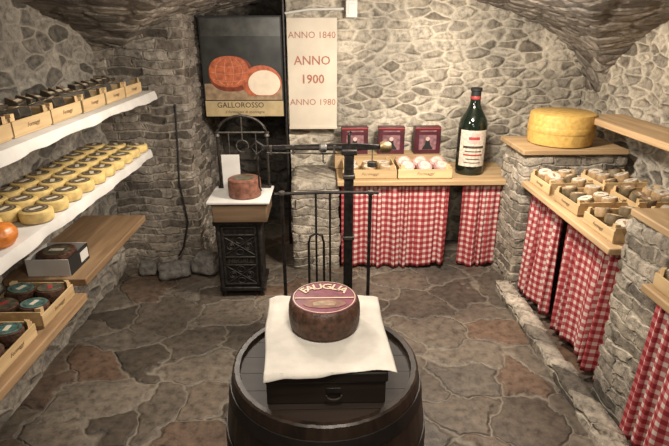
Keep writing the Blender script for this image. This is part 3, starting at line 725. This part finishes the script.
MB().text('NEGALL', .046, Matrix.Translation((0, -.132, .270)) @ RX, 0, .001).build('raised_lettering', 'dull', t, smooth=False)
for cz in (.17, .38):
    og = MB()
    for s in (-1, 1):
        og.tube([(s*.095, -.136, cz-.062), (s*.03, -.136, cz-.02), (0, -.136, cz), (-s*.03, -.136, cz+.02), (-s*.095, -.136, cz+.062)], .0045, 6)
        for w in (-1, 1):
            og.tube([(s*(.055+.028*math.cos(a)*(1-k/26)), -.137, cz+.028*math.sin(a)*(1-k/26)) for k, a in enumerate([2*PI*1.4*i/20*w for i in range(21)])], .0035, 6)
        og.tube([(.024*math.cos(a), -.137, cz+s*.042+.020*math.sin(a)) for a in [2*PI*i/16 for i in range(16)]], .0035, 6, True)
    og.build('scroll_ornament', 'iron_lt', t)
BZ = .70
plank_thing('wooden_block', (-.715, 3.05, .5605), (-.365, 3.39, BZ-.012), 'block', 'brown wooden block on the black cast iron cabinet, under a paper covered cheese', 'block')
o = MB().box((0, 0, .008), (.40, .355, .016)).build('wrapping_paper', 'paper', None, .003, loc=(-.545, 3.215, BZ-.0115)); tag(o, 'folded white paper under the red brown cheese on the wooden block', 'paper')
c = make_cheese('red_brown_cheese', .108, .12, 'rind_red', 'lab_dark', .6); c.location = (-.515, 3.18, BZ+.005); tag(c, 'red brown cheese wheel on white paper above the iron cabinet', 'cheese')
t = thing('balance_frame', 'black arched iron balance frame standing behind the red brown cheese', 'balance', (-.54, 3.36, BZ+.005))
pts = [(-.165, 0, 0), (-.165, 0, .36)]+[(-.165*math.cos(a), 0, .36+.13*math.sin(a)) for a in [PI*i/14 for i in range(1, 14)]]+[(.165, 0, .36), (.165, 0, 0)]
MB().tube(pts, .009).build('arch', 'iron_lt', t)
MB().tube([(-.165, 0, .38), (.165, 0, .38)], .007).build('cross_beam', 'dull', t)
MB().tube([(0, 0, .48), (0, 0, .32)], .005).build('pointer', 'dull', t)
for s in (-1, 1):
    MB().tube([(s*.09, 0, .375), (s*.09, 0, .22), (s*.075, 0, .20)], .004).build('hanging_rod', 'dull', t)
    MB().lathe([(0, 0), (.02, .004), (.014, .02), (.018, .03), (0, .034)], 14, (s*.165, 0, .352)).build('knuckle', 'dull', t)
MB().tube([(.040*math.cos(a), -.01, .29+.040*math.sin(a)) for a in [2*PI*i/20 for i in range(20)]], .005, 8, True).build('ring', 'dull', t)
MB().box((0, 0, .008), (.36, .05, .016)).build('foot_bar', 'iron', t, .003)
o = MB().box((0, 0, .12), (.12, .006, .24)).build('price_card', 'paper', None, .001, loc=(-.62, 3.315, BZ+.005)); tag(o, 'plain white card standing behind the red brown cheese', 'card')
def rock(loc, s, seed, label, rz=0):
    m = MB(); bmesh.ops.create_icosphere(m.bm, subdivisions=4, radius=1)
    for v in m.bm.verts:
        p = v.co.copy(); q = Vector([math.copysign(abs(k)**.6, k) for k in p]); n_ = 1+noise.noise(p*1.4+Vector((seed, 0, 0)))*.3
        v.co = Vector((q.x*s[0]*n_, q.y*s[1]*n_, q.z*s[2]*n_))
    zmin = min(v.co.z for v in m.bm.verts)
    for v in m.bm.verts: v.co.z -= zmin
    o = m.build('loose_stone', 'rock', loc=loc); o.rotation_euler = (0, 0, rz); tag(o, label, 'stone', 'loose stones')
rock((-1.12, 3.40, 0), (.11, .07, .05), 1, 'flat grey loose stone on floor, in front of the left pillar', .3)
rock((-.88, 3.46, 0), (.09, .08, .07), 5, 'blocky grey loose stone on floor between pillar and iron cabinet', -.2)
rock((-1.32, 3.45, 0), (.06, .05, .05), 9, 'small grey loose stone in the corner left of the pillar base')
o = MB().tube([(-1.0, 3.50, 1.25), (-1.01, 3.49, 1.0), (-1.03, 3.49, .7), (-1.0, 3.49, .4), (-1.05, 3.48, .2), (-1.1, 3.5, .12)], .007).build('hanging_cable', 'black'); tag(o, 'black cable hanging down the left stone pillar', 'cable')

# ------------------------------------------------------------------ lights, world, camera
W = (1.0, .90, .775)
def area(loc, power, size, rot=(0, 0, 0)):
    l = bpy.data.lights.new('lamp', 'AREA'); l.shape = 'DISK'; l.size = size; l.energy = power; l.color = W
    o = bpy.data.objects.new('lamp', l); COL.objects.link(o); o.location = loc; o.rotation_euler = rot
area((.6, 2.6, 1.88), 42, .22, (R(28), 0, 0))
area((-.5, 2.2, 1.86), 17, .2, (0, R(-14), 0))
area((.1, .75, 1.86), 14, .3, (R(15), 0, 0))
def pt(loc, p, r=.08):
    l = bpy.data.lights.new('point_light', 'POINT'); l.energy = p; l.color = W; l.shadow_soft_size = r
    o = bpy.data.objects.new('point_light', l); COL.objects.link(o); o.location = loc
pt((.75, 2.65, 1.80), 42)
pt((-.3, 2.3, 1.80), 19)
pt((.2, -.9, 1.55), 24, .25)  # unseen fill light added behind the camera to brighten vault and back
w = bpy.data.worlds.new('world'); SC.world = w; w.use_nodes = True
w.node_tree.nodes['Background'].inputs[0].default_value = (.02, .02, .02, 1)
cam = bpy.data.cameras.new('camera'); co = bpy.data.objects.new('camera', cam); COL.objects.link(co)
cam.sensor_width = 36; cam.lens = 505/669*36; cam.clip_start = .02
co.location = (0, 0, 1.75)
co.rotation_euler = Euler((R(90-21.41), 0, R(-1.32)), 'XYZ')
SC.camera = co
SC.view_settings.view_transform = 'Standard'
